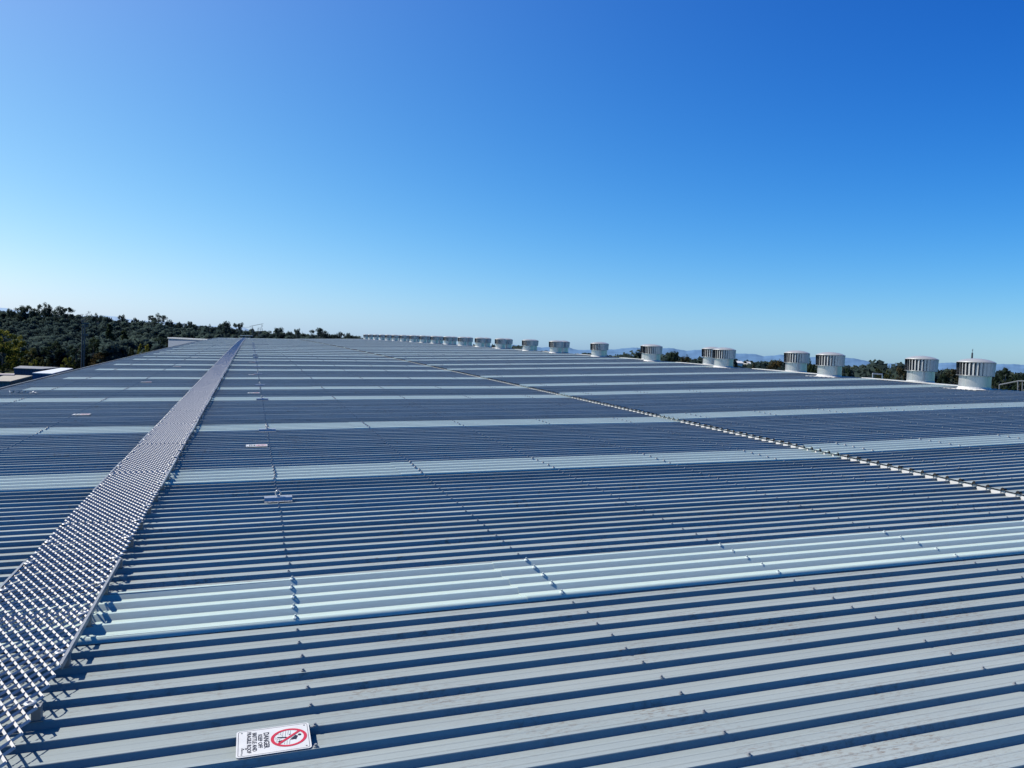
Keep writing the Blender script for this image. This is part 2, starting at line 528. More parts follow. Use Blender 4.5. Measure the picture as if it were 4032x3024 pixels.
# ------------------------------------------------------------------ walkway
walk = empty('roof_walkway', M.copy())
tag(walk, 'galvanised expanded-mesh walkway running up the left side of the grey roof', 'walkway')
WN = .070; CU, CV = .056, .112
NU = 11; WU0 = -1.765; WU1 = WU0+NU*CU
PV = CV*21
mb = MB()
for j in range(0, 42):
    v = j*CV/2; offu = CU/2 if j % 2 else 0
    for i in range(0, NU+1):
        u = i*CU+offu
        if u > NU*CU+.001: continue
        for sgn in (1, -1):
            u2 = u+sgn*CU/2
            if u2 < -.001 or u2 > NU*CU+.001: continue
            v2 = v+CV/2
            p = Vector((u, v, 0)); q = Vector((u2, v2, 0)); d = (q-p).normalized()
            if sgn > 0: side = Vector((.89, -.45, 0))
            else: side = Vector((-.89, -.45, 0))
            ta = math.radians(44 if sgn > 0 else 36); nrm = Vector((0, 0, 1))*math.cos(ta) + side*math.sin(ta)
            pe = p-d*.002; qe = q+d*.002
            mb.bar(pe, qe, .0108 if sgn < 0 else .0125, .0026 if sgn < 0 else .0052, nrm)
    # bonds where the strands meet
me_p = mb.mesh('mesh_panel', MAT['galv_mesh'])
v = -5.2; joints = []; k = 0
while v < V1-2.2:
    o = link('mesh_panel', me_p, walk); o.location = (WU0, v, WN + (.004 if k % 2 else 0) + sag(v+1)); o.rotation_euler = ((sag(v+2)-sag(v))/2, 0, 0)
    joints.append(v); v += PV-.03; k += 1
# side plates
def plate(u, va, vb, sgn):
    mb = MB(); g = sag((va+vb)/2)
    mb.box(min(u, u-sgn*.012), max(u, u-sgn*.012), va, vb, WN+.006+g, WN+.009+g)
    mb.box(min(u, u+sgn*.003), max(u, u+sgn*.003), va, vb, WN-.022+g, WN+.009+g)
    mb.build('side_plate', MAT['plate'], walk)
rp = [(-1.30, .53), (3.2, 5.0), (7.6, 9.4), (12.2, 14.0)]; lp = [(-5, .62), (3.13, 4.89), (6.5, 8.2), (11.0, 12.8)]
vv = 16.6
while vv < V1-3:
    rp.append((vv, vv+1.8)); lp.append((vv-.9, vv+.9)); vv += 4.6
for a, b in rp: plate(WU1+.003, a, b, 1)
for a, b in lp: plate(WU0-.003, a, b, -1)
# supports and hold-down washers every third rib
mw = MB(); mw.lathe([(.0085, .001), (.0085, .004), (.0135, .0075), (.025, .004), (.0265, .001), (.0265, -.001), (.0085, -.001)], 20)
me_w = mw.mesh('hold_down_washer', MAT['galv'], True); me_w.set_sharp_from_angle(angle=math.radians(60))
mh = MB(); mh.lathe([(.0085, -.004), (.0085, .0), (0.0005, .0)], 6); me_h = mh.mesh('bolt_head', MAT['cap'])
mbk = MB(); mbk.box(-.019, .019, -.019, .019, .0, WN-.004); mbk.box(-.03, .03, -.026, .026, .0005, .004)
mbk.box(-.002, .30, -.012, .012, WN-.012, WN-.005)
me_k = mbk.mesh('support_block', simple('block_galvanised', (.30, .31, .32), .5, .3))
cnt = 0; stuff_w = MB(); stuff_k = MB()
for i in range(24, -815, -3):
    vv = -PITCH*i; g = sag(vv)
    for side, u in ((1, WU1-.035), (-1, WU0+.035)):
        if cnt < 100 and i < 19:
            o = link('hold_down_washer', me_w, walk); o.location = (u, vv, WN+.008)
            h = link('bolt_head', me_h, o); h.location = (0, 0, .002)
            o = link('support_block', me_k, walk); o.location = (u+side*.025, vv, .003 if i % 4 == 0 else 0)
            o.scale = (-side, 1, 1); cnt += 1
        else:
            stuff_w.lathe([(.0085, .001), (.0135, .0075), (.0265, .001)], 8, (u, vv, WN+.008+g))
            uu = u+side*.025; stuff_k.box(uu-.019, uu+.019, vv-.019, vv+.019, g, WN-.004+g)
stuff_w.build('hold_down_washer', MAT['galv'], walk)['kind'] = 'stuff'
stuff_k.build('support_block', MAT['galv'], walk)['kind'] = 'stuff'

# ------------------------------------------------------------------ anchors on the screw line
def make_anchor():
    r = empty('roof_anchor')
    me = MB(); L = .135
    prof = [(-.155, .003), (-.115, .003), (-.10, .036), (-.030, .040), (-.018, .004), (.010, .004)]
    # (v, n) profile, extruded along u with a thickness
    T = .003
    k = len(me.v); m = len(prof)
    for u in (-L, L):
        for vv, nn in prof: me.v.append((u, vv, nn+T))
        for vv, nn in prof: me.v.append((u, vv, nn))
    for j in range(m-1):
        me.f.append((k+j, k+2*m+j, k+2*m+j+1, k+j+1)); me.f.append((k+m+j+1, k+3*m+j+1, k+3*m+j, k+m+j))
    me.f.append((k, k+m, k+3*m, k+2*m)); me.f.append((k+m-1, k+3*m-1, k+4*m-1, k+2*m-1))
    for b in (0, 2*m):
        for j in range(m-1): me.f.append((k+b+j, k+b+j+1, k+b+m+j+1, k+b+m+j))
    me.build('base_plate', MAT['galv'], r)
    ri = MB()
    for ux in (-.11, -.055, 0.0, .055, .11): ri.lathe([(.0075, .005), (.0065, .009), (.0005, .0105)], 8, (ux, -.136, .0))
    ri.build('rivet', MAT['cap'], r)
    ey = MB(); pts = []; R = .026
    for j in range(21):
        t = 2*math.pi*j/20; pts.append((R*math.sin(t), -.060, .078-R*math.cos(t)))
    ey.tube(pts, .0075, 8, False)
    ey.lathe([(.016, .040), (.016, .048), (.009, .052), (.009, .055)], 12, (0, -.060, 0))
    ey.build('eye_ring', simple('bright_zinc', (.6, .6, .6), .35, .6), r, smooth=True)
    return r
anc_idx = [-13.6, -42.8, -73.6, -98.6, -129, -158, -183, -215, -236, -262, -290, -318, -348, -380, -412, -446, -480, -520, -560]
words = ['nearest', 'second', 'third', 'fourth', 'fifth', 'sixth', 'seventh', 'eighth', 'ninth', 'tenth', 'eleventh', 'twelfth', 'thirteenth', 'fourteenth', 'fifteenth', 'sixteenth', 'seventeenth', 'eighteenth', 'nineteenth', 'twentieth', 'twenty-first']
proto_a = None
for k, idx in enumerate(anc_idx):
    o = make_anchor() if k == 0 else copy_tree(proto_a)
    if k == 0: proto_a = o
    v_ = vtrue(-PITCH*idx)+.09; v_ = round((v_-.0)/PITCH)*PITCH
    o.matrix_world = M @ Matrix.Translation((0.0, v_, sag(v_)))
    w = 'large galvanised roof anchor plate with upright eye ring, nearest the camera, beside the walkway' if k == 0 else \
        'anchor plate with eye ring right of the walkway, %s from the camera' % words[k]
    tag(o, w, 'roof anchor', 'roof anchors along the screw line')

# ------------------------------------------------------------------ warning signs
MAT['sign_white'] = simple('sign_white', (.76, .76, .75), .4, 0, .5, .08, 14)
MAT['sign_black'] = simple('sign_black', (.02, .02, .035), .5)
MAT['sign_red'] = simple('sign_red', (.62, .03, .06), .45)
SW, SH = .218, .300
def rrect(w, h, r, z, n=5):
    pts = []
    for cx, cy, a0 in ((w/2-r, h/2-r, 0), (-w/2+r, h/2-r, 90), (-w/2+r, -h/2+r, 180), (w/2-r, -h/2+r, 270)):
        for j in range(n+1):
            a = math.radians(a0+90*j/n); pts.append((cx+r*math.cos(a), cy+r*math.sin(a), z))
    return pts
def ring_strip(mb, A, B):
    n = len(A)
    for j in range(n): mb.quad(A[j], A[(j+1) % n], B[(j+1) % n], B[j])
def text_mesh(body, height, width, cx, cy, z, bold=.03):
    cu = bpy.data.curves.new('lettering', 'FONT'); cu.body = body; cu.size = 1; cu.offset = bold
    cu.align_x = 'LEFT'; cu.resolution_u = 3
    to = bpy.data.objects.new('lettering_tmp', cu); col.objects.link(to)
    bpy.context.view_layer.update()
    me = bpy.data.meshes.new_from_object(to.evaluated_get(bpy.context.evaluated_depsgraph_get()))
    bpy.data.objects.remove(to)
    xs = [v.co.x for v in me.vertices]; ys = [v.co.y for v in me.vertices]
    x0, x1, y0, y1 = min(xs), max(xs), min(ys), max(ys)
    for v in me.vertices:
        v.co = Vector((cx + ((v.co.x-x0)/(x1-x0)-.5)*width, cy + ((v.co.y-y0)/(y1-y0)-.5)*height, z))
    return me
def make_sign():
    r = empty('warning_sign')
    p = MB(); top = rrect(SW, SH, .014, .0035); bot = rrect(SW, SH, .014, .0015)
    p.poly(top); p.poly(bot[::-1]); ring_strip(p, bot, top)
    p.build('panel', MAT['sign_white'], r)
    b = MB(); ring_strip(b, rrect(SW-.014, SH-.014, .010, .0040), rrect(SW-.0175, SH-.0175, .009, .0040))
    b.build('border', MAT['sign_black'], r)
    z = .0041
    for body, h, w, cy in (('DANGER', .0235, .131, -.029), ('KEEP OFF', .0175, .113, -.0545), ('BRITTLE AND', .0175, .154, -.077), ('FRAGILE ROOF', .0175, .174, -.099)):
        me = text_mesh(body, h, w, -.002, cy, z, .028); me.materials.append(MAT['sign_black'])
        link('lettering', me, r)
    # small maker's mark at the foot
    me = text_mesh('SAFEMASTER', .0055, .044, .058, -.127, z, .01); me.materials.append(MAT['sign_black'])
    lg = link('logo', me, r)
    a = MB(); pts = []
    for j in range(9):
        t = math.radians(200-150*j/8); pts.append((.046+.0085*math.cos(t), -.119+.0085*math.sin(t)))
    for j in range(8):
        (x0, y0), (x1, y1) = pts[j], pts[j+1]; k0 = .0035*(j/8); k1 = .0035*((j+1)/8)
        a.quad((x0, y0-k0, z), (x1, y1-k1, z), (x1, y1+k1+.0006, z), (x0, y0+k0+.0006, z))
    a.poly([(.046+.004*math.cos(t*math.pi/5), -.121+.003*math.sin(t*math.pi/5), z+.0002) for t in range(10)])
    a.build('logo', MAT['sign_black'], r)
    # symbol: person falling through sheeting, crossed out
    def S(ix, iy, zz=z): return ((iy-(705-.12*(ix-1357)))/465*.218, .062+(ix-1357)/1310*.300, zz)
    f = MB()
    hd = S(1552, 655); f.poly([(hd[0]+.0085*math.cos(t*math.pi/8), hd[1]+.0072*math.sin(t*math.pi/8), z) for t in range(16)])
    f.poly([S(1475, 660), S(1522, 677), S(1482, 742), S(1380, 728), S(1440, 690)])
    f.poly([S(1150, 697), S(1320, 695), S(1322, 716), S(1150, 716)])
    f.poly([S(1158, 775), S(1235, 750), S(1243, 764), S(1170, 796)])
    f.poly([S(1355, 655), S(1398, 634), S(1380, 664)])
    f.poly([S(1378, 742), S(1450, 728), S(1452, 737), S(1368, 754)])
    f.build('falling_figure', MAT['sign_black'], r)
    l = MB()
    def ln(a_, b_, w=.0011):
        p_ = Vector(S(*a_)); q_ = Vector(S(*b_)); d = (q_-p_).normalized(); s_ = Vector((-d.y, d.x, 0))*w/2
        l.quad(p_-s_, q_-s_, q_+s_, p_+s_)
    for a_, b_ in (((1262, 598), (1243, 692)), ((1312, 588), (1290, 700)), ((1357, 580), (1340, 655)), ((1398, 578), (1383, 640)),
                   ((1322, 760), (1310, 832)), ((1370, 750), (1358, 826)), ((1276, 790), (1268, 826)), ((1222, 610), (1212, 655)), ((1190, 735), (1180, 790)), ((1145, 735), (1138, 790)),
                   ((1130, 665), (1165, 640)), ((1165, 640), (1180, 660)), ((1180, 660), (1222, 655)), ((1222, 655), (1232, 672)), ((1145, 735), (1190, 735)), ((1190, 735), (1235, 715)), ((1110, 700), (1135, 718)), ((1135, 718), (1112, 735))):
        ln(a_, b_)
    l.build('sheet_lines', MAT['sign_black'], r)
    c = MB(); R0, R1 = .0745, .0615; cx, cy = 0.0, .062; zz = z+.0004
    A = [(cx+R0*math.cos(t*math.pi/24), cy+R0*math.sin(t*math.pi/24), zz) for t in range(48)]
    B = [(cx+R1*math.cos(t*math.pi/24), cy+R1*math.sin(t*math.pi/24), zz) for t in range(48)]
    ring_strip(c, A, B)
    c.build('prohibition_ring', MAT['sign_red'], r)
    c = MB(); d = Vector((.707, -.707, 0)); s_ = Vector((.707, .707, 0))*.0062; o_ = Vector((cx, cy, zz+.0003))
    c.quad(o_-d*.067-s_, o_+d*.067-s_, o_+d*.067+s_, o_-d*.067+s_)
    c.build('diagonal_bar', MAT['sign_red'], r)
    h = MB()
    for x in (-.088, .088):
        for y in (-.129, .129): h.lathe([(.0035, .0042), (.0035, .0055), (.0003, .006)], 6, (x, y, 0))
    h.build('corner_rivet', MAT['cap'], r)
    return r
signs = [(-.172, -11.52, 'white danger sign with red crossed-out circle, lying closest to the camera near the walkway'),
         (-.18, -33.9, 'white warning sign just beyond the first anchor, left of the screw line'),
         (-.19, -84.6, 'small white warning plate right of the walkway, between the third and fourth anchors'),
         (-.19, -128.5, 'tiny white warning plate right of the walkway beside the fifth anchor'),
         (-.19, -183.0, 'faint far white warning plate right of the walkway beside the seventh anchor'),
         (-3.34, -58.7, 'bright blank-looking sign lying on the roof left of the walkway, nearest on that side'),
         (-3.28, -107.3, 'white sign left of the walkway, second from the camera on that side'),
         (-3.23, -159.0, 'small white sign left of the walkway, third from the camera on that side'),
         (-3.18, -212.5, 'farthest white sign left of the walkway, a thin pale dash')]
proto_s = None
for k, (u, i, lab) in enumerate(signs):
    i = abs(i) * (1 if k == 0 else -1)
    o = make_sign() if k == 0 else copy_tree(proto_s)
    if k == 0: proto_s = o
    # sign up = +u, reading direction = -v
    v_ = vtrue(-PITCH*i)
    loc = Matrix(((0, 1, 0, u), (-1, 0, 0, v_), (0, 0, 1, .0045+sag(v_)), (0, 0, 0, 1)))
    o.matrix_world = M @ loc
    tag(o, lab, 'sign', 'danger signs laid on the roof')

# ------------------------------------------------------------------ ventilators
MAT['vent'] = simple('vent_alloy', (.60, .60, .59), .30, .6, .5, .10, 2.5, .12)
MAT['vane'] = simple('vane_alloy', (.60, .62, .63), .40, .35, .5, .12, 9)
MAT['dome'] = simple('dome_alloy', (.55, .56, .55), .40, .3, .5, .1, 3)
def make_vent():
    r = empty('roof_ventilator')
    t = MB(); t.lathe([(.455, -.12), (.450, .385), (.462, .39), (.462, .405), (.445, .405)], 40)
    t.build('throat', MAT['vent'], r, True, 40)
    s = MB()
    s.box(-.004, .004, -.452, -.4505, -.1, .385); s.box(-.452, -.4505, -.06, -.052, -.1, .385)
    s.build('seam', MAT['flash'], r)
    d = MB(); n = 30; R = .548; z0, z1 = .385, .80
    for k in range(n):
        a = 2*math.pi*k/n
        pts = []
        for j in range(4):
            q = j/3; rr = R - .072*q; aa = a - .195*q - .02*math.sin(q*math.pi)
            pts.append((rr*math.cos(aa), rr*math.sin(aa)))
        for j in range(3):
            (x0, y0), (x1, y1) = pts[j], pts[j+1]
            f = .965
            d.quad((x0*f, y0*f, z0), (x1*f, y1*f, z0), (x1, y1, z1), (x0, y0, z1))
    d.build('vane_drum', MAT['vane'], r)
    c = MB(); c.lathe([(.40, .39), (.38, .80)], 24); c.build('inner_core', simple('core', (.30, .31, .32), .8), r, True)
    e = MB(); e.lathe([(.55, .792), (.558, .80), (.552, .812), (.50, .838), (.42, .872), (.30, .905), (.16, .925), (.05, .932), (.001, .933)], 40)
    e.build('dome', MAT['dome'], r, True)
    b = MB(); b.lathe([(.535, .388), (.54, .38), (.47, .378)], 40); b.build('lower_ring', MAT['vane'], r, True)
    g = MB()
    g.box(-.62, .62, -.62, .62, -.055, -.045)
    for k in range(-3, 4): g.box(-.66, -.621, k*PITCH-.055, k*PITCH+.055, -.062, -.05)
    g.lathe([(.53, -.045), (.47, -.02), (.455, .03)], 32)
    g.build('flashing', MAT['flash'], r)
    return r
proto_v = None
tint = simple('vent', (1, 1, 1))
ords = ['rightmost', 'second', 'third', 'fourth', 'fifth', 'sixth', 'seventh', 'eighth', 'ninth', 'tenth', 'eleventh', 'twelfth', 'thirteenth', 'fourteenth', 'fifteenth', 'sixteenth', 'seventeenth', 'eighteenth', 'nineteenth', 'twentieth', 'twenty-first']
def ventat(u, v, label, group, rot):
    global proto_v
    if proto_v is None: o = proto_v = make_vent()
    else: o = copy_tree(proto_v)
    n = (upn(u)+.03 if u < U_RIDGE else upn(U_RIDGE)+.03-(u-U_RIDGE)*.06)+sag(v)
    p = W(u, v, n)
    o.matrix_world = Matrix.Translation(p) @ Matrix.Rotation(rot, 4, 'Z')
    tag(o, label, 'ventilator', group)
RAT = [1, 1.251, 1.531, 1.803, 2.084, 2.374, 2.61, 2.90, 3.16, 3.42, 3.675, 3.94, 4.20, 4.466, 4.748, 5.02, 5.27, 5.52, 5.776, 6.04, 6.28]
for k in range(21):
    v = vA0+(RAT[k]-1)*26.05
    lab = 'largest silver turbine ventilator at the right end of the near row on the ridge' if k == 0 else 'silver turbine ventilator in the near row on the ridge, %s from the right end' % ords[k]
    ventat(RA, v, lab, 'turbine ventilators in the near row', math.radians(17*k % 97))
for k in range(18):
    v = (16.4, 23.2, 29.9, 36.7)[k] if k < 4 else 36.7+6.95*(k-3)
    lab = 'silver turbine ventilator at the right end of the row behind the ridge line' if k == 0 else 'silver turbine ventilator in the row behind the ridge line, %s from right' % ords[k]
    ventat(RB, v, lab, 'turbine ventilators in the far row', math.radians(23*k % 97))
bpy.data.materials.remove(tint)

# ------------------------------------------------------------------ small debris on the roof
for px, py, lab in ((57, 1549, 'leftmost'), (88, 1548, 'second from left'), (109, 1549, 'second from right'), (138, 1548, 'rightmost')):
    p = atz(px, py, 0)  # direction only
    d = (p-CW); nn = (M.to_3x3() @ Vector((0, 0, 1))); o0 = W(0, 0, .01)
    p = CW + d*((o0-CW).dot(nn)/d.dot(nn))
    mb = MB(); rr = .05
    for j in range(9):
        a = random.uniform(0, 6.28); b = random.uniform(0, .06); c = Vector((b*math.cos(a)*2.2, b*math.sin(a), random.uniform(0, .03)))
        s1 = Vector((random.uniform(-1, 1), random.uniform(-1, 1), random.uniform(.2, 1)))*.04; s2 = Vector((random.uniform(-1, 1), random.uniform(-1, 1), random.uniform(-.3, .6)))*.035
        mb.quad(c, c+s1, c+s1+s2, c+s2)
    o = mb.build('crumpled_plastic', simple('plastic_scrap', (.75, .75, .75), .5)); o.location = p
    tag(o, '%s of four crumpled white scraps on the roof by the left eave' % lab, 'litter', 'white scraps by the left eave')

# ------------------------------------------------------------------ platform and davit at the far end of the walkway
pl = empty('access_platform', M @ Matrix.Translation((-1.9, V1-.2, sag(V1))) @ Matrix.Scale(1.25, 4))
tag(pl, 'small grey access platform with railing posts at the far end of the walkway', 'platform')
mb = MB(); mb.box(-.3, 1.6, -.3, 1.0, .35, .42); mb.build('deck', MAT['galv'], pl)
mb = MB(); mb.box(-.4, 1.3, -.5, -.3, .02, .10); mb.build('step', MAT['galv'], pl)
for x in (-.25, 1.5): mb = MB(); mb.tube([(x, -.2, 0), (x+(.12 if x > 0 else 0), -.2, 1.9 if x > 0 else 1.75)], .035, 6); mb.build('post', MAT['dark_steel'], pl)
mb = MB(); mb.tube([(1.15, -.2, 1.88), (3.2, -.2, 2.35)], .035, 6); mb.tube([(1.6, -.2, 1.9), (1.75, -.2, 0)], .03, 6); mb.build('davit_arm', MAT['dark_steel'], pl)
mb = MB(); mb.tube([(-.25, .9, .4), (-.25, .9, 1.7), (1.5, .9, 1.75), (1.5, .9, .4)], .025, 6); mb.build('rail', MAT['dark_steel'], pl)

# ------------------------------------------------------------------ antenna and guard rail beyond the ridge
p = at(3826, 1425, 42)
an = empty('antenna_mast', Matrix.Translation(p)); tag(an, 'thin dark antenna mast with cross arms showing above the rightmost ventilator', 'antenna')
k = 42/FPX
mb = MB(); mb.tube([(0, 0, -2.5), (0, 0, .1), (.0, 0, 36*k)], [.05, .05, .04], 8); mb.build('mast', MAT['dark_steel'], an)
mb = MB(); mb.tube([(0, 0, 36*k), (.02, 0, 50*k)], .012, 5); mb.tube([(-2.5*k, 0, 44*k), (2.5*k, 0, 52*k)], .008, 5); mb.build('whip', MAT['dark_steel'], an)
mb = MB(); mb.tube([(-26*k, 0, 0), (-18*k, 0, 5*k), (0, 0, 3*k), (24*k, 0, 1*k)], .02, 6)
mb.box(-13*k, -9*k, -.03, .03, 0, 4*k); mb.box(4*k, 7*k, -.03, .03, 1*k, 9*k); mb.box(20*k, 24*k, -.03, .03, -1*k, 3*k); mb.build('cross_arm', MAT['dark_steel'], an)

a = at(3945, 1560, 30); 
gr = empty('guard_rail', Matrix.Translation(a)); tag(gr, 'thin grey guard rail beyond the ridge at the right edge of the roof', 'guard rail')
def rel(px, py, Z): return at(px, py, Z)-a
mb = MB(); mb.tube([rel(3935, 1515, 33), rel(4010, 1500, 31.5)], .025, 6); mb.tube([rel(4010, 1500, 31.5), rel(4120, 1502, 29)], .025, 6); mb.build('top_rail', MAT['rail'], gr)
for px, t in ((3935, 1515), (4008, 1500), (4026, 1505)):
    mb = MB(); mb.tube([rel(px, t, 31), rel(px-2, 1600, 31)], .022, 6); mb.build('post', MAT['rail'], gr)
a2 = at(3455, 1490, 45)
g2 = empty('guard_rail', Matrix.Translation(a2)); tag(g2, 'small pale frame standing beyond the ridge left of the second largest ventilator', 'guard rail')
a = a2
mb = MB(); mb.tube([rel(3436, 1471, 45), rel(3474, 1474, 45)], .05, 6); mb.build('top_rail', MAT['galv'], g2)
for px in (3436, 3474):
    mb = MB(); mb.tube([rel(px, 1471, 45), rel(px, 1560, 45)], .03, 6); mb.build('post', MAT['galv'], g2)

# ------------------------------------------------------------------ buildings by the left eave
def block(name, label, cat, quad4, ztop, h, mtop, mside, group=None, parts=None):
    """prism from four pixel corners of its top at height ztop"""
    P = [atz(x, y, ztop) for x, y in quad4]
    c = sum(P, Vector())/4; c.z = ztop-h
    r = empty(name, Matrix.Translation(c)); tag(r, label, cat, group)
    L = [q-c for q in P]
    t = MB(); ov = .12
    cc = sum(L, Vector())/4
    T = [q+(q-cc).normalized()*ov for q in L]
    t.poly([(q.x, q.y, h) for q in T]); t.poly([(q.x, q.y, h-.1) for q in T][::-1])
    for j in range(4):
        A, B = T[j], T[(j+1) % 4]; t.quad((A.x, A.y, h-.1), (B.x, B.y, h-.1), (B.x, B.y, h), (A.x, A.y, h))
    t.build('roof', mtop, r)
    s = MB()
    for j in range(4):
        A, B = L[j], L[(j+1) % 4]; d = (B-A); ln = d.length; d.normalize(); o_ = Vector((d.y, -d.x, 0))
        if o_.dot((A+B)/2-cc) < 0: o_ = -o_
        n = max(2, int(ln/.28))
        for q in range(n):
            a_ = A+(B-A)*(q/n); b_ = A+(B-A)*((q+.55)/n); c_ = A+(B-A)*((q+1)/n)
            s.quad((a_.x, a_.y, 0), (b_.x, b_.y, 0), (b_.x, b_.y, h-.1), (a_.x, a_.y, h-.1))
            e_ = o_*-.04
            s.quad((b_.x, b_.y, 0), (c_.x+e_.x, c_.y+e_.y, 0), (c_.x+e_.x, c_.y+e_.y, h-.1), (b_.x, b_.y, h-.1))
    s.build('wall', mside, r)
    return r
ZC = 3.0
K = .22604
def q7(*pts): return [(x*K, 1180+y*K) for x, y in pts]
block('shipping_container', 'shed with a bright white flat roof and blue walls below the left eave', 'container', q7((570, 1272), (905, 1285), (1270, 1195), (1060, 1186)), ZC, 3.0,
      simple('white_roof', (.80, .82, .84), .5, 0, .5, .05, .8), simple('blue_wall', (.05, .13, .27), .6, 0, .3, .1, 1))
b = block('shipping_container', 'long grey-purple container with a dull roof behind the white-roofed shed', 'container', q7((245, 1190), (720, 1205), (1030, 1178), (360, 1150)), ZC-.15, 3.0,
      simple('dull_roof', (.30, .30, .31), .6, 0, .3, .1, .8), simple('purple_wall', (.10, .11, .17), .7, 0, .3, .15, 1))
block('shipping_container', 'cream-roofed shed with green-grey walls at the left edge below the eave', 'container', q7((-260, 1410), (180, 1418), (560, 1322), (120, 1308)), ZC, 3.0,
      simple('cream_roof', (.46, .42, .35), .7, 0, .3, .15, .8), simple('green_wall', (.12, .22, .24), .7, 0, .3, .1, 1))
block('shipping_container', 'thin pale pink roof edge behind the cream-roofed shed at the left edge', 'container', q7((-200, 1300), (225, 1303), (240, 1287), (-200, 1284)), ZC+.1, 3.1,
      simple('pink_roof', (.62, .54, .52), .6), simple('brown_wall', (.09, .04, .04), .7))

# pale wall block beyond the eave
P0 = at(663, 1327, 114); P1 = at(815, 1336.5, 108.2); P0.z = P1.z = (P0.z+P1.z)/2
d = (P1-P0); d.z = 0; nn = Vector((-d.y, d.x, 0)).normalized(); nn = (P0-CW); nn.z = 0; nn.normalize(); nn = Matrix.Rotation(math.radians(-4), 3, 'Z') @ nn
wb = empty('grey_building', Matrix.Translation((P0.x, P0.y, 0))); tag(wb, 'plain light grey box building beyond the left eave near the far roof end', 'building')
h = P0.z
Q = [Vector((0, 0, 0)), Vector((d.x, d.y, 0)), Vector((d.x, d.y, 0))+nn*9, nn*9]
mb = MB()
for j in range(4):
    A, B = Q[j], Q[(j+1) % 4]; mb.quad(A, B, B+Vector((0, 0, h)), A+Vector((0, 0, h)))
mb.build('wall', simple('pale_wall', (.46, .50, .56), .7, 0, .3, .04, .3), wb)
mb = MB(); cc = sum(Q, Vector())/4
T = [q+(q-cc).normalized()*.12+Vector((0, 0, h)) for q in Q]
mb.poly(T); 
for j in range(4): mb.quad(T[j]-Vector((0, 0, .18)), T[(j+1) % 4]-Vector((0, 0, .18)), T[(j+1) % 4], T[j])
mb.build('parapet_cap', MAT['flash'], wb)

# twin floodlight poles
def pole(px, ytop, Z, lab, lamp):
    top = at(px, ytop, Z); base = Vector((top.x, top.y, 0))
    r = empty('light_pole', Matrix.Translation(base)); tag(r, lab, 'light pole', 'dark poles in front of the trees')
    mb = MB(); mb.tube([(0, 0, 0), (0, 0, top.z)], [.16, .10], 8); mb.build('post', MAT['dark_steel'], r)
    mb = MB()
    if lamp: mb.box(-.35, .55, -.2, .2, top.z-.05, top.z+.2); mb.box(-.2, .5, -.15, .15, top.z-1.9, top.z-1.55)
    else: mb.box(-.1, .75, -.1, .1, top.z-.1, top.z+.12)
    mb.build('floodlight', MAT['dark_steel'], r)
pole(334, 1275, 122, 'taller dark floodlight pole standing in front of the left trees', True)
pole(325, 1283, 122, 'shorter dark pole just left of the floodlight pole by the trees', False)
tp = at(3413, 1445, 300)
r = empty('utility_pole', Matrix.Translation((tp.x, tp.y, 0))); tag(r, 'lone dark pole among the distant trees right of the third big ventilator', 'pole')
mb = MB(); mb.tube([(0, 0, 0), (0, 0, tp.z)], [.3, .2], 6); mb.build('post', MAT['dark_steel'], r)
mb = MB(); mb.box(-.5, .5, -.15, .15, tp.z-1.6, tp.z-1.3); mb.build('crossarm', MAT['dark_steel'], r)
tp = at(1190, 1306, 500)
r = empty('radio_mast', Matrix.Translation((tp.x, tp.y, 0))); tag(r, 'hair-thin radio mast in the gap between skyline trees beyond the roof end', 'mast')
mb = MB(); mb.tube([(0, 0, 0), (0, 0, tp.z)], [.35, .12], 6); mb.build('mast', MAT['leaf_pale'], r)

# distant white sheds
for px, py, w, lab in ((2905, 1421, 26, 'long white shed roof in the distant trees right of the third pair of ventilators'), (2945, 1424, 14, 'short white shed right of the long distant shed'),
                   (2948, 1432, 9, 'small white shed in front of the other distant sheds'), (2990, 1436, 12, 'low pale shed among distant trees left of the brown tree'),
                   (3355, 1463, 18, 'pale shed in the distant trees right of the second ventilator of the near row'), (2764, 1413, 8, 'white hut in distant trees left of the paired ventilators')):
    Z = 420; c = at(px, py, Z); wd = w/FPX*Z
    r = empty('distant_shed', Matrix.Translation((c.x, c.y, 0))); tag(r, lab, 'shed', 'white sheds in the distance')
    r.rotation_euler = (0, 0, random.uniform(-.4, .1))
    mb = MB(); mb.box(-wd/2, wd/2, -4, 4, 0, c.z-1); mb.build('wall', MAT['flash'], r)
    mb = MB(); mb.quad((-wd/2-.3, -4.4, c.z-1.1), (wd/2+.3, -4.4, c.z-1.1), (wd/2+.3, 0, c.z), (-wd/2-.3, 0, c.z)); mb.quad((-wd/2-.3, 4.4, c.z-1.1), (wd/2+.3, 4.4, c.z-1.1), (wd/2+.3, 0, c.z), (-wd/2-.3, 0, c.z))
    mb.build('roof', MAT['sign_white'], r)

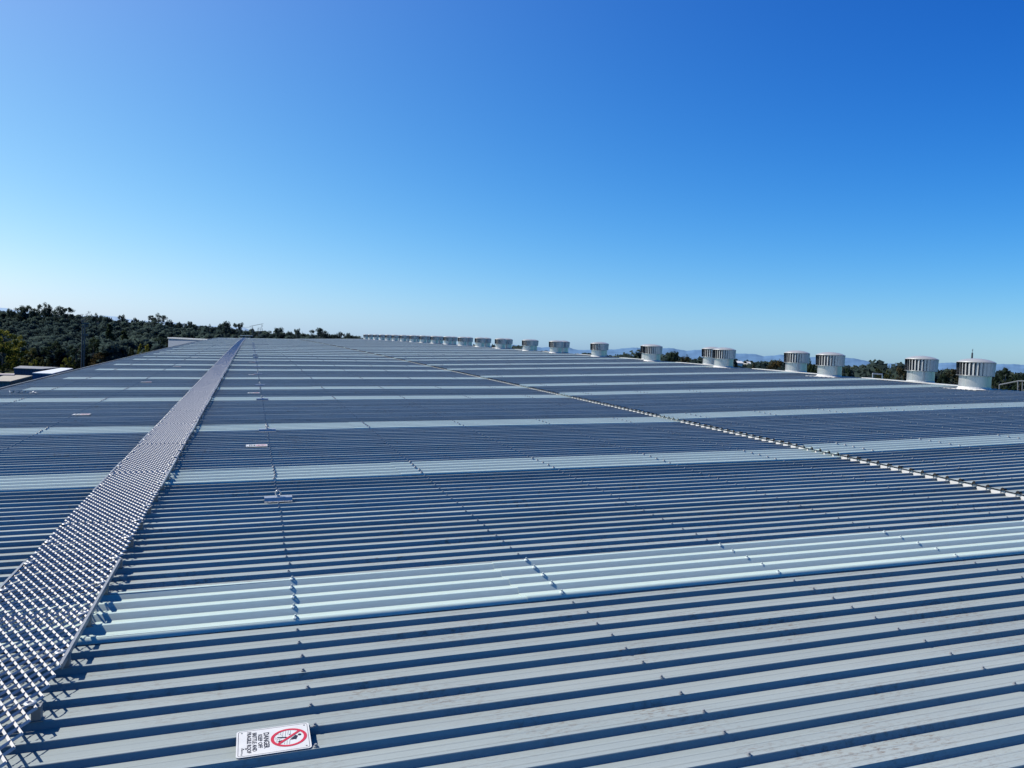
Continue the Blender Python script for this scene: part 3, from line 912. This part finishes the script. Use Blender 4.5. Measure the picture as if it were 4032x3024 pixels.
# ------------------------------------------------------------------ trees
def leaf_cloud(cs, rads, per, size, flat=.7):
    """numpy leaf quads around clump centres: returns verts, faces"""
    V = []; NN = []
    for c, r_, n in zip(cs, rads, per):
        d = rng.normal(size=(n, 3)); d /= np.linalg.norm(d, axis=1)[:, None]
        rad = r_*(rng.random(n)**.45)[:, None]
        p = np.array(c)+d*rad*np.array([1, 1, flat])
        a = rng.normal(size=(n, 3)); a[:, 2] *= .5; a /= np.linalg.norm(a, axis=1)[:, None]
        b = np.cross(a, rng.normal(size=(n, 3))); b /= np.linalg.norm(b, axis=1)[:, None]
        s = size*(.6+.8*rng.random(n))[:, None]
        q = np.stack([p-a*s-b*s*.55, p+a*s*.9-b*s*.4, p+a*s+b*s*.55, p-a*s*.8+b*s*.6], 1)
        fn = np.cross(q[:, 1]-q[:, 0], q[:, 2]-q[:, 0])
        nn = d*.8+rng.normal(size=(n, 3))*.16+np.array([0, 0, .25]); nn /= np.linalg.norm(nn, axis=1)[:, None]
        fl = (fn*nn).sum(1) < 0; q[fl] = q[fl][:, ::-1]
        V.append(q.reshape(-1, 3)); NN.append(np.repeat(nn, 4, axis=0))
    return np.concatenate(V), np.concatenate(NN)
def cloud_mesh(name, VN, m):
    V, NV = VN; n = len(V)//4
    me = bpy.data.meshes.new(name)
    me.vertices.add(len(V)); me.vertices.foreach_set('co', V.astype(np.float32).ravel())
    me.loops.add(n*4); me.loops.foreach_set('vertex_index', np.arange(n*4, dtype=np.int32))
    me.polygons.add(n); me.polygons.foreach_set('loop_start', np.arange(0, n*4, 4, dtype=np.int32))
    me.polygons.foreach_set('loop_total', np.full(n, 4, dtype=np.int32))
    me.update(); me.validate(); me.materials.append(m); me.shade_smooth()
    me.normals_split_custom_set_from_vertices(NV.astype(np.float32).tolist())
    return me

def tree_proto(kind, mleaf, mbark):
    """unit tree, height 1, returns (trunk mesh, crown mesh)"""
    tb = MB(); cs = []; rs = []; per = []
    if kind == 'gum':          # airy eucalypt: limbs carry separate umbrella clumps
        tb.tube([(0, 0, 0), (.015, .01, .3), (-.01, 0, .6), (.01, 0, .85)], [.022, .018, .012, .005], 6)
        for k in range(24):
            a = random.uniform(0, 6.28); zt = random.uniform(.34, .98); rr = random.uniform(.08, .30)*(1.15-abs(zt-.7)*1.4)
            x, y = rr*math.cos(a), rr*math.sin(a); zb = zt-random.uniform(.15, .28)
            tb.tube([(0, 0, zb), (x*.5, y*.5, zb+(zt-zb)*.45), (x, y, zt-.02)], [.009, .006, .003], 5)
            for m in range(4):
                cs.append((x+random.gauss(0, .05), y+random.gauss(0, .05), zt+random.gauss(0, .025))); rs.append(random.uniform(.045, .08)); per.append(90)
        size, flat = .0095, .6
    elif kind == 'tuft':       # thin, nearly bare crown
        tb.tube([(0, 0, 0), (.01, 0, .4), (0, .01, .9)], [.016, .011, .004], 6)
        for k in range(16):
            a = random.uniform(0, 6.28); zt = random.uniform(.55, 1); rr = random.uniform(.06, .2)
            x, y = rr*math.cos(a), rr*math.sin(a)
            tb.tube([(0, 0, zt-.2), (x, y, zt)], [.006, .002], 4)
            cs.append((x, y, zt)); rs.append(.05); per.append(26)
        size, flat = .008, .8
    elif kind == 'dense':
        tb.tube([(0, 0, 0), (.01, .01, .3), (0, 0, .7)], [.03, .025, .01], 6)
        for k in range(46):
            a = random.uniform(0, 6.28); z = random.uniform(.2, .95)
            env = .34*math.sin(math.pi*min(1, (z-.08)/.95))**.6
            rr = env*random.uniform(.35, 1)
            x, y = rr*math.cos(a), rr*math.sin(a)
            if k % 4 == 0: tb.tube([(0, 0, z-.15), (x, y, z)], [.012, .003], 5)
            cs.append((x, y, z)); rs.append(random.uniform(.05, .10)); per.append(80)
        size, flat = .014, .75
    elif kind == 'bush':
        for k in range(5): 
            a = k*1.3; tb.tube([(0, 0, 0), (.15*math.cos(a), .15*math.sin(a), .5)], [.03, .01], 5)
        for k in range(40):
            a = random.uniform(0, 6.28); z = random.uniform(.12, .92)
            env = .62*math.sqrt(max(.05, 1-((z-.35)/.65)**2)); rr = env*random.uniform(.4, 1)
            cs.append((rr*math.cos(a), rr*math.sin(a), z)); rs.append(random.uniform(.08, .15)); per.append(80)
        size, flat = .022, .8
    elif kind == 'conifer':
        tb.tube([(0, 0, 0), (0, 0, .97)], [.025, .005], 6)
        for k in range(60):
            z = .12+.86*(k/60); rr = .26*(1-(z-.1)/.95)*random.uniform(.4, 1.1); a = random.uniform(0, 6.28)
            cs.append((rr*math.cos(a), rr*math.sin(a), z)); rs.append(.05+.05*(1-z)); per.append(60)
        size, flat = .013, .5
    V = leaf_cloud(cs, rs, per, size, flat)
    return tb.mesh('trunk', mbark), cloud_mesh('crown', V, mleaf)

protos = {}
def getp(kind, leaf, var=0):
    key = (kind, leaf, var)
    if key not in protos: protos[key] = tree_proto(kind, MAT[leaf], MAT['bark_pale' if kind in ('gum', 'tuft') else 'bark'])
    return protos[key]
def tree(name, kind, leaf, px, ytop, wpx, Z, label, group=None, var=0):
    top = at(px, ytop, Z)
    base = Vector((top.x, top.y, 0)); h = top.z
    wd = wpx/FPX*Z
    nat = {'gum': .56, 'tuft': .42, 'dense': .72, 'bush': 1.3, 'conifer': .5}[kind]
    sx = wd/nat
    r = empty(name, Matrix.Translation(base)); tag(r, label, 'tree' if kind != 'bush' else 'bush', group)
    tm, cmh = getp(kind, leaf, var)
    rz = random.uniform(0, 6.28)
    for nm, me in (('trunk', tm), ('crown', cmh)):
        o = link(nm, me, r); o.scale = (sx, sx, h); o.rotation_euler = (0, 0, rz)
    return r

G = 'trees on the left skyline'
SK = [(42, 1214, 46, 'dense', 'rounded dark tree at the far left end of the skyline'),
      (85, 1212, 40, 'gum', 'pale open-crowned tree right of the far left rounded tree'),
      (113, 1207, 50, 'gum', 'flat-topped eucalypt left of the tallest skyline tree'),
      (178, 1188, 48, 'gum', 'tallest eucalypt on the left skyline with a domed top'),
      (207, 1210, 62, 'gum', 'wide eucalypt leaning against the right of the tallest skyline tree'),
      (262, 1214, 66, 'gum', 'spreading eucalypt with gaps of sky, third clump of the left skyline'),
      (325, 1222, 50, 'tuft', 'pale leafless-looking tree on the left skyline'),
      (358, 1235, 30, 'gum', 'small low eucalypt right of the pale bare tree'),
      (386, 1229, 30, 'gum', 'small round-topped eucalypt above the floodlight pole'),
      (476, 1244, 26, 'gum', 'small domed eucalypt left of the broad low one on the skyline'),
      (532, 1247, 40, 'dense', 'broad low tree on the skyline left of the lone airy eucalypt'),
      (626, 1231, 58, 'gum', 'lone airy eucalypt standing high over the pale grey building'),
      (684, 1256, 50, 'gum', 'umbrella-topped eucalypt right of the lone airy one'),
      (712, 1269, 22, 'dense', 'small dark tree between two umbrella-topped eucalypts'),
      (742, 1269, 38, 'gum', 'ragged eucalypt midway between grey building and walkway end'),
      (825, 1274, 24, 'gum', 'small ragged tree just left of the big dark clump'),
      (888, 1264, 74, 'dense', 'big dark leafy tree just left of the walkway end'),
      (935, 1276, 44, 'gum', 'ragged eucalypt touching the right of the big dark tree'),
      (1020, 1276, 26, 'tuft', 'wispy sparse tree behind the davit arm at the walkway end'),
      (1098, 1288, 72, 'dense', 'large dark tree right of the walkway end'),
      (1130, 1300, 40, 'gum', 'drooping eucalypt at the right shoulder of the large dark tree'),
      (1168, 1299, 26, 'gum', 'small lollipop-shaped tree beyond the roof end'),
      (1252, 1295, 56, 'gum', 'flat umbrella eucalypt beyond the middle of the roof end'),
      (1290, 1305, 22, 'gum', 'small eucalypt touching the flat umbrella tree on its right'),
      (1320, 1308, 34, 'gum', 'bushy eucalypt right of the flat umbrella tree'),
      (1346, 1312, 24, 'gum', 'pointed little tree near the right end of the skyline'),
      (1376, 1315, 32, 'gum', 'low domed eucalypt second from the right end of the skyline'),
      (1402, 1321, 24, 'dense', 'last low tree before the row of ventilators')]
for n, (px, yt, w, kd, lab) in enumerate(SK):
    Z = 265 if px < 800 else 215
    tree('eucalyptus_tree' if kd != 'dense' else 'leafy_tree', kd, 'leaf_pale' if kd == 'tuft' else 'leaf_hazed', px, yt, w*1.15, Z, lab, G, n % 4)
NL = 'trees in front of the left woodland'
for n, (px, yt, w, Z, kd, lf, lab) in enumerate([
      (15, 1292, 150, 118, 'dense', 'leaf_yellow', 'big sunlit yellow-green tree at the left edge'),
      (72, 1318, 80, 122, 'dense', 'leaf_yellow', 'yellow-topped tree touching the big one at the left edge'),
      (125, 1368, 80, 124, 'dense', 'leaf_olive', 'olive tree behind the grey-purple container'),
      (135, 1412, 46, 116, 'bush', 'leaf_yellow', 'bright low bush behind the container, left of two'),
      (178, 1404, 50, 120, 'bush', 'leaf_olive', 'olive bush between the two bright bushes behind the containers'),
      (268, 1404, 62, 118, 'bush', 'leaf_yellow', 'bright green bush behind the white-roofed shed'),
      (215, 1340, 90, 135, 'dense', 'leaf_dark', 'dark bulky tree left of the floodlight pole'),
      (300, 1350, 80, 130, 'dense', 'leaf_dark', 'black-green tree at the foot of the floodlight pole'),
      (370, 1325, 90, 132, 'dense', 'leaf_dark', 'dark round tree right of the floodlight pole'),
      (432, 1272, 78, 150, 'conifer', 'leaf_dark', 'dark conifer-like tree in the middle of the left wood'),
      (488, 1300, 80, 140, 'conifer', 'leaf_dark', 'second dark conifer-like tree, nearer the grey building'),
      (395, 1385, 90, 120, 'dense', 'leaf_brown', 'brownish thicket tree above the left eave'),
      (512, 1354, 44, 128, 'bush', 'leaf_olive', 'olive bush left of the round yellow bush'),
      (568, 1350, 66, 124, 'bush', 'leaf_yellow', 'round yellow-green bush left of the grey building'),
      (654, 1350, 26, 126, 'bush', 'leaf_olive', 'narrow bush against the left corner of the grey building'),
      (620, 1322, 80, 150, 'dense', 'leaf_dark', 'dark blue-green tree just left of the grey building'),
      (366, 1432, 40, 105, 'bush', 'leaf_brown', 'small brown-green bush poking over the left eave')]):
    tree('leafy_tree' if kd != 'bush' else 'bush', kd, lf, px, yt, w, Z, lab, NL, n % 2)
RT = 'trees beyond the ventilator ridge'
for n, (px, yt, w, Z, kd, lf, lab) in enumerate([
      (2016, 1363, 26, 190, 'dense', 'leaf_dark', 'small dark tree right of the eighth near ventilator'),
      (1940, 1354, 26, 200, 'dense', 'leaf_dark', 'small dark tree seen between two paired ventilators'),
      (1925, 1360, 18, 200, 'dense', 'leaf_dark', 'smallest dark tree squeezed between paired ventilators'),
      (2226, 1373, 40, 160, 'dense', 'leaf_dark', 'dark rounded tree peeking out right of a single ventilator'),
      (2650, 1378, 68, 130, 'dense', 'leaf_dark', 'round dark green tree standing clear between ventilators'),
      (2698, 1398, 54, 130, 'dense', 'leaf_brown', 'lower brownish tree touching the round dark one'),
      (2968, 1430, 40, 150, 'dense', 'leaf_brown', 'low brown tree left of the larger brown tree'),
      (3056, 1416, 80, 140, 'dense', 'leaf_brown', 'brownish spreading tree left of a lone ventilator'),
      (3187, 1405, 26, 140, 'dense', 'leaf_dark', 'narrow tall dark tree between the two middle ventilators'),
      (3200, 1432, 62, 130, 'dense', 'leaf_dark', 'low dark tree below the narrow tall one'),
      (3336, 1446, 46, 130, 'dense', 'leaf_dark', 'dark tree against the right side of the second near ventilator'),
      (3458, 1447, 40, 170, 'dense', 'leaf_olive', 'grey-green tree behind the small pale frame'),
      (3500, 1452, 48, 160, 'dense', 'leaf_olive', 'olive tree right of the small pale frame'),
      (3552, 1441, 66, 130, 'dense', 'leaf_brown', 'brown-green tree left of the far-row ventilator at right'),
      (3752, 1448, 104, 120, 'dense', 'leaf_brown', 'broad tree between the two ventilators at the right'),
      (3715, 1470, 60, 115, 'dense', 'leaf_dark', 'low dark foliage at the foot of the broad tree'),
      (3962, 1450, 54, 150, 'gum', 'leaf_dark', 'airy tree right of the rightmost ventilator'),
      (3925, 1472, 40, 140, 'dense', 'leaf_dark', 'dark low tree touching the rightmost ventilator'),
      (4016, 1472, 70, 140, 'dense', 'leaf_dark', 'dark bushy tree at the right edge of the picture')]):
    tree('leafy_tree' if kd != 'gum' else 'eucalyptus_tree', kd, lf, px, yt, w, Z, lab, RT, 2+n % 2)

# woodland masses
def ysky(px):
    xs = [-900, 0, 150, 300, 450, 600, 750, 900, 1000, 1100, 1200, 1300, 1400, 1450]; ys = [1190, 1224, 1227, 1236, 1252, 1264, 1278, 1289, 1300, 1306, 1311, 1317, 1326, 1334]
    return float(np.interp(px, xs, ys))
cs, rs, per = [], [], []
def add_tree_clumps(p, h, w, k=9, q=46, size=None):
    for j in range(k):
        a = random.uniform(0, 6.28); t = random.random(); z = h*(.25+.72*t); env = w/2*math.sin(math.pi*min(1, .12+t*.85))**.6; rr = env*random.uniform(.2, 1)
        cs.append((p.x+rr*math.cos(a), p.y+rr*math.sin(a), z)); rs.append(w*random.uniform(.24, .38)); per.append(q)
for row in range(13):
    t = row/12; Z = 128+t*170
    x = -500 + random.uniform(0, 30)
    while x < 1450:
        zz = Z+random.uniform(-7, 7)
        ys = ysky(x); ynear = 1400 if x < 400 else 1360
        ytop = ynear+(ys-ynear)*min(1, t*1.12)**.8+random.uniform(-4, 14)
        ytop = max(ytop, ys-1)
        wpx = random.uniform(42, 66)*170/zz
        if (Z > 185 or x < 620) and not (x < 330 and Z < 133):
            tp = at(x, ytop, zz); add_tree_clumps(tp, max(tp.z, 2.5), wpx/FPX*zz*1.25, 9, 120)
        x += wpx*.62
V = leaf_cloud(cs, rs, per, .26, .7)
o = link('woodland', cloud_mesh('woodland', V, MAT['leaf_hazed'])); tag(o, 'continuous dark blue-green wood filling the left background', 'woodland', None, 'stuff')
cs, rs, per = [], [], []
for row in range(12):
    t = row/11; Z = 210+t*t*650
    x = 1850
    while x < 4300:
        zz = Z*random.uniform(.95, 1.05); 
        wpx = random.uniform(9, 15)/FPX*zz
        hh = random.uniform(5.5, 8.3)
        tp = at(x, HY(x), zz)
        add_tree_clumps(Vector((tp.x, tp.y, 0)), hh, max(7, wpx*1.6), 5, 26)
        x += max(7, wpx)*1.05/zz*FPX*random.uniform(.8, 1.6)
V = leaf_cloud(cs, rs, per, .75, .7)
o = link('woodland', cloud_mesh('woodland', V, MAT['leaf_hazed'])); tag(o, 'distant wooded plain seen in the gaps between the ventilators', 'woodland', None, 'stuff')

# ------------------------------------------------------------------ ground and hills
mb = MB(); S = 16000; c0 = Vector((CW.x, CW.y, 0)); ring = [0, 60, 200, 600, 2000, 6000, S]; seg = 48
mb.v.append((c0.x, c0.y, 0))
for r_ in ring[1:]:
    for j in range(seg): mb.v.append((c0.x+r_*math.cos(2*math.pi*j/seg), c0.y+r_*math.sin(2*math.pi*j/seg), 0))
for j in range(seg): mb.f.append((0, 1+j, 1+(j+1) % seg))
for i in range(len(ring)-2):
    for j in range(seg):
        a = 1+i*seg+j; b = 1+i*seg+(j+1) % seg; mb.f.append((a, a+seg, b+seg, b))
tag(mb.build('ground', MAT['ground']), None, None, None, 'structure')

def ridge_line(name, pts, Z, m, extra=4):
    xs = [p[0] for p in pts]; ys = [p[1] for p in pts]
    mb = MB(); X = np.arange(xs[0], xs[-1]+1, 6.0); n = len(X)
    rows = 14
    for r_ in range(rows+1):
        q = r_/rows
        for i, x in enumerate(X):
            y = float(np.interp(x, xs, ys)) + (math.sin(x*.05)*.8+math.sin(x*.13+1)*.6+math.sin(x*.31)*.3)*extra/4
            top = at(x, y, Z); h = top.z
            s = q
            fold = math.sin(x*.023+q*3)*.5+math.sin(x*.061-q*5)*.5
            Zr = Z-(1-s)*2600+fold*260*(1-s)*s*4
            p = at(x, HY(x), Zr)
            z = h*(s**1.15)*(1+.10*fold*(1-s)) if r_ else -5
            mb.v.append((p.x, p.y, z))
    for r_ in range(rows):
        for i in range(n-1):
            a = r_*n+i; mb.f.append((a, a+1, a+n+1, a+n))
    tag(mb.build(name, m, None, True), None, None, None, 'structure')
HR = [(1850, 1362), (2007, 1357), (2040, 1358), (2080, 1366), (2130, 1368), (2190, 1364), (2224, 1364), (2258, 1375), (2300, 1378), (2353, 1374), (2400, 1376), (2475, 1370), (2515, 1369), (2560, 1375), (2617, 1371), (2651, 1371), (2700, 1381), (2769, 1377), (2830, 1388), (2898, 1391), (2960, 1393), (3007, 1403), (3068, 1396), (3120, 1402), (3183, 1405), (3260, 1406), (3332, 1408), (3393, 1417), (3441, 1428), (3481, 1433), (3549, 1431), (3630, 1436), (3725, 1428), (3820, 1431), (3942, 1433), (4032, 1436), (4400, 1450)]
ridge_line('hills', HR, 9000, MAT['hill_right_hazed'])
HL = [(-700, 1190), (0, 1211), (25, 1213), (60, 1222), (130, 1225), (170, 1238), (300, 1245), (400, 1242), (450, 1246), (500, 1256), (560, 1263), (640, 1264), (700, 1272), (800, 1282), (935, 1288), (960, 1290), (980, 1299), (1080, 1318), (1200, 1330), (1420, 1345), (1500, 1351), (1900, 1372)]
ridge_line('hills', HL, 11000, MAT['hill_left_hazed'], 2)

# ------------------------------------------------------------------ light
sun_dir = (M.to_3x3() @ Vector((-.80, .58, 1.0))).normalized()
sl = bpy.data.lights.new('sun', 'SUN'); sl.energy = 5.0; sl.angle = math.radians(.53); sl.color = (1, .94, .85)
so = bpy.data.objects.new('sun', sl); col.objects.link(so)
so.rotation_euler = sun_dir.to_track_quat('Z', 'Y').to_euler(); so.location = (0, 0, 60)
w = bpy.data.worlds.new('World'); scene.world = w; w.use_nodes = True
nt = w.node_tree; bg = nt.nodes['Background']
sk = nt.nodes.new('ShaderNodeTexSky'); sk.sky_type = 'NISHITA'; sk.sun_disc = False
sk.sun_elevation = math.asin(sun_dir.z); sk.sun_rotation = math.atan2(sun_dir.x, sun_dir.y)
sk.altitude = 0; sk.air_density = 1.0; sk.dust_density = .3; sk.ozone_density = 3.0
# phone-camera colour response: deeper blue overhead, paler and less yellow near the horizon
tc = nt.nodes.new('ShaderNodeTexCoord'); nv = nt.nodes.new('ShaderNodeVectorMath'); nv.operation = 'NORMALIZE'
nt.links.new(tc.outputs['Generated'], nv.inputs[0])
sv = nt.nodes.new('ShaderNodeSeparateXYZ'); nt.links.new(nv.outputs[0], sv.inputs[0])
dt = nt.nodes.new('ShaderNodeVectorMath'); dt.operation = 'DOT_PRODUCT'
nt.links.new(nv.outputs[0], dt.inputs[0]); dt.inputs[1].default_value = sun_dir
cg = dt.outputs['Value']
h_ = mathn(nt, 'EXPONENT', mathn(nt, 'MULTIPLY', mathn(nt, 'MAXIMUM', sv.outputs[2], 0.0), -1/math.radians(6)))
sc_ = nt.nodes.new('ShaderNodeSeparateColor'); nt.links.new(sk.outputs[0], sc_.inputs[0])
def chan(raw, p, a, bh, bc):
    e = mathn(nt, 'ADD', mathn(nt, 'ADD', mathn(nt, 'MULTIPLY', h_, bh), mathn(nt, 'MULTIPLY', cg, bc)), a)
    return mathn(nt, 'MULTIPLY', mathn(nt, 'POWER', raw, p), mathn(nt, 'EXPONENT', e))
G_ = mathn(nt, 'MINIMUM', chan(sc_.outputs[1], 1.249, -2.810, .0592, .329), 1.3)
B_ = mathn(nt, 'MINIMUM', chan(sc_.outputs[2], .564, -1.251, .191, .0927), 1.5)
R_ = mathn(nt, 'MINIMUM', chan(G_, 1.716, -.79, .62, .583), 1.2)
# the sky darkens towards the zenith and opposite the sun
fz_ = rmap(nt, sv.outputs[2], .43, .80, 1.0, .36); fb_ = rmap(nt, cg, -.22, -.75, 1.0, .58)
fa_ = mathn(nt, 'MULTIPLY', fz_, fb_)
cc_ = nt.nodes.new('ShaderNodeCombineColor')
CORR = ((.300, -.04, -1.291, -2.034, .014, 6.855), (.324, -.33, -.406, -1.315, -.047, 2.062), (.316, -.441, -.444, -1.055, .568, 1.513))
for i_, (c_, pw_) in enumerate(((R_, 1.9), (G_, .85), (B_, 1.0))):
    k0, k1, k2, k3, k4, k5 = CORR[i_]
    cl_ = mathn(nt, 'MAXIMUM', mathn(nt, 'MINIMUM', cg, .80), -.2); z_ = mathn(nt, 'MAXIMUM', mathn(nt, 'MINIMUM', sv.outputs[2], .42), 0.0)
    e_ = mathn(nt, 'ADD', mathn(nt, 'ADD', mathn(nt, 'MULTIPLY', h_, k1), mathn(nt, 'MULTIPLY', cl_, k2)), mathn(nt, 'ADD', mathn(nt, 'MULTIPLY', z_, k3), k0))
    e_ = mathn(nt, 'ADD', e_, mathn(nt, 'MULTIPLY', cl_, mathn(nt, 'ADD', mathn(nt, 'MULTIPLY', h_, k4), mathn(nt, 'MULTIPLY', z_, k5))))
    nt.links.new(mathn(nt, 'MULTIPLY', mathn(nt, 'MULTIPLY', c_, mathn(nt, 'EXPONENT', e_)), mathn(nt, 'MULTIPLY', mathn(nt, 'POWER', fa_, pw_), 10.0)), cc_.inputs[i_])
nt.links.new(cc_.outputs[0], bg.inputs['Color'])
bg.inputs['Strength'].default_value = .10
scene.view_settings.view_transform = 'Standard'; scene.view_settings.look = 'None'
scene.view_settings.exposure = 0; scene.view_settings.gamma = 1
scene.cycles.diffuse_bounces = 0
scene.cycles.max_bounces = 6
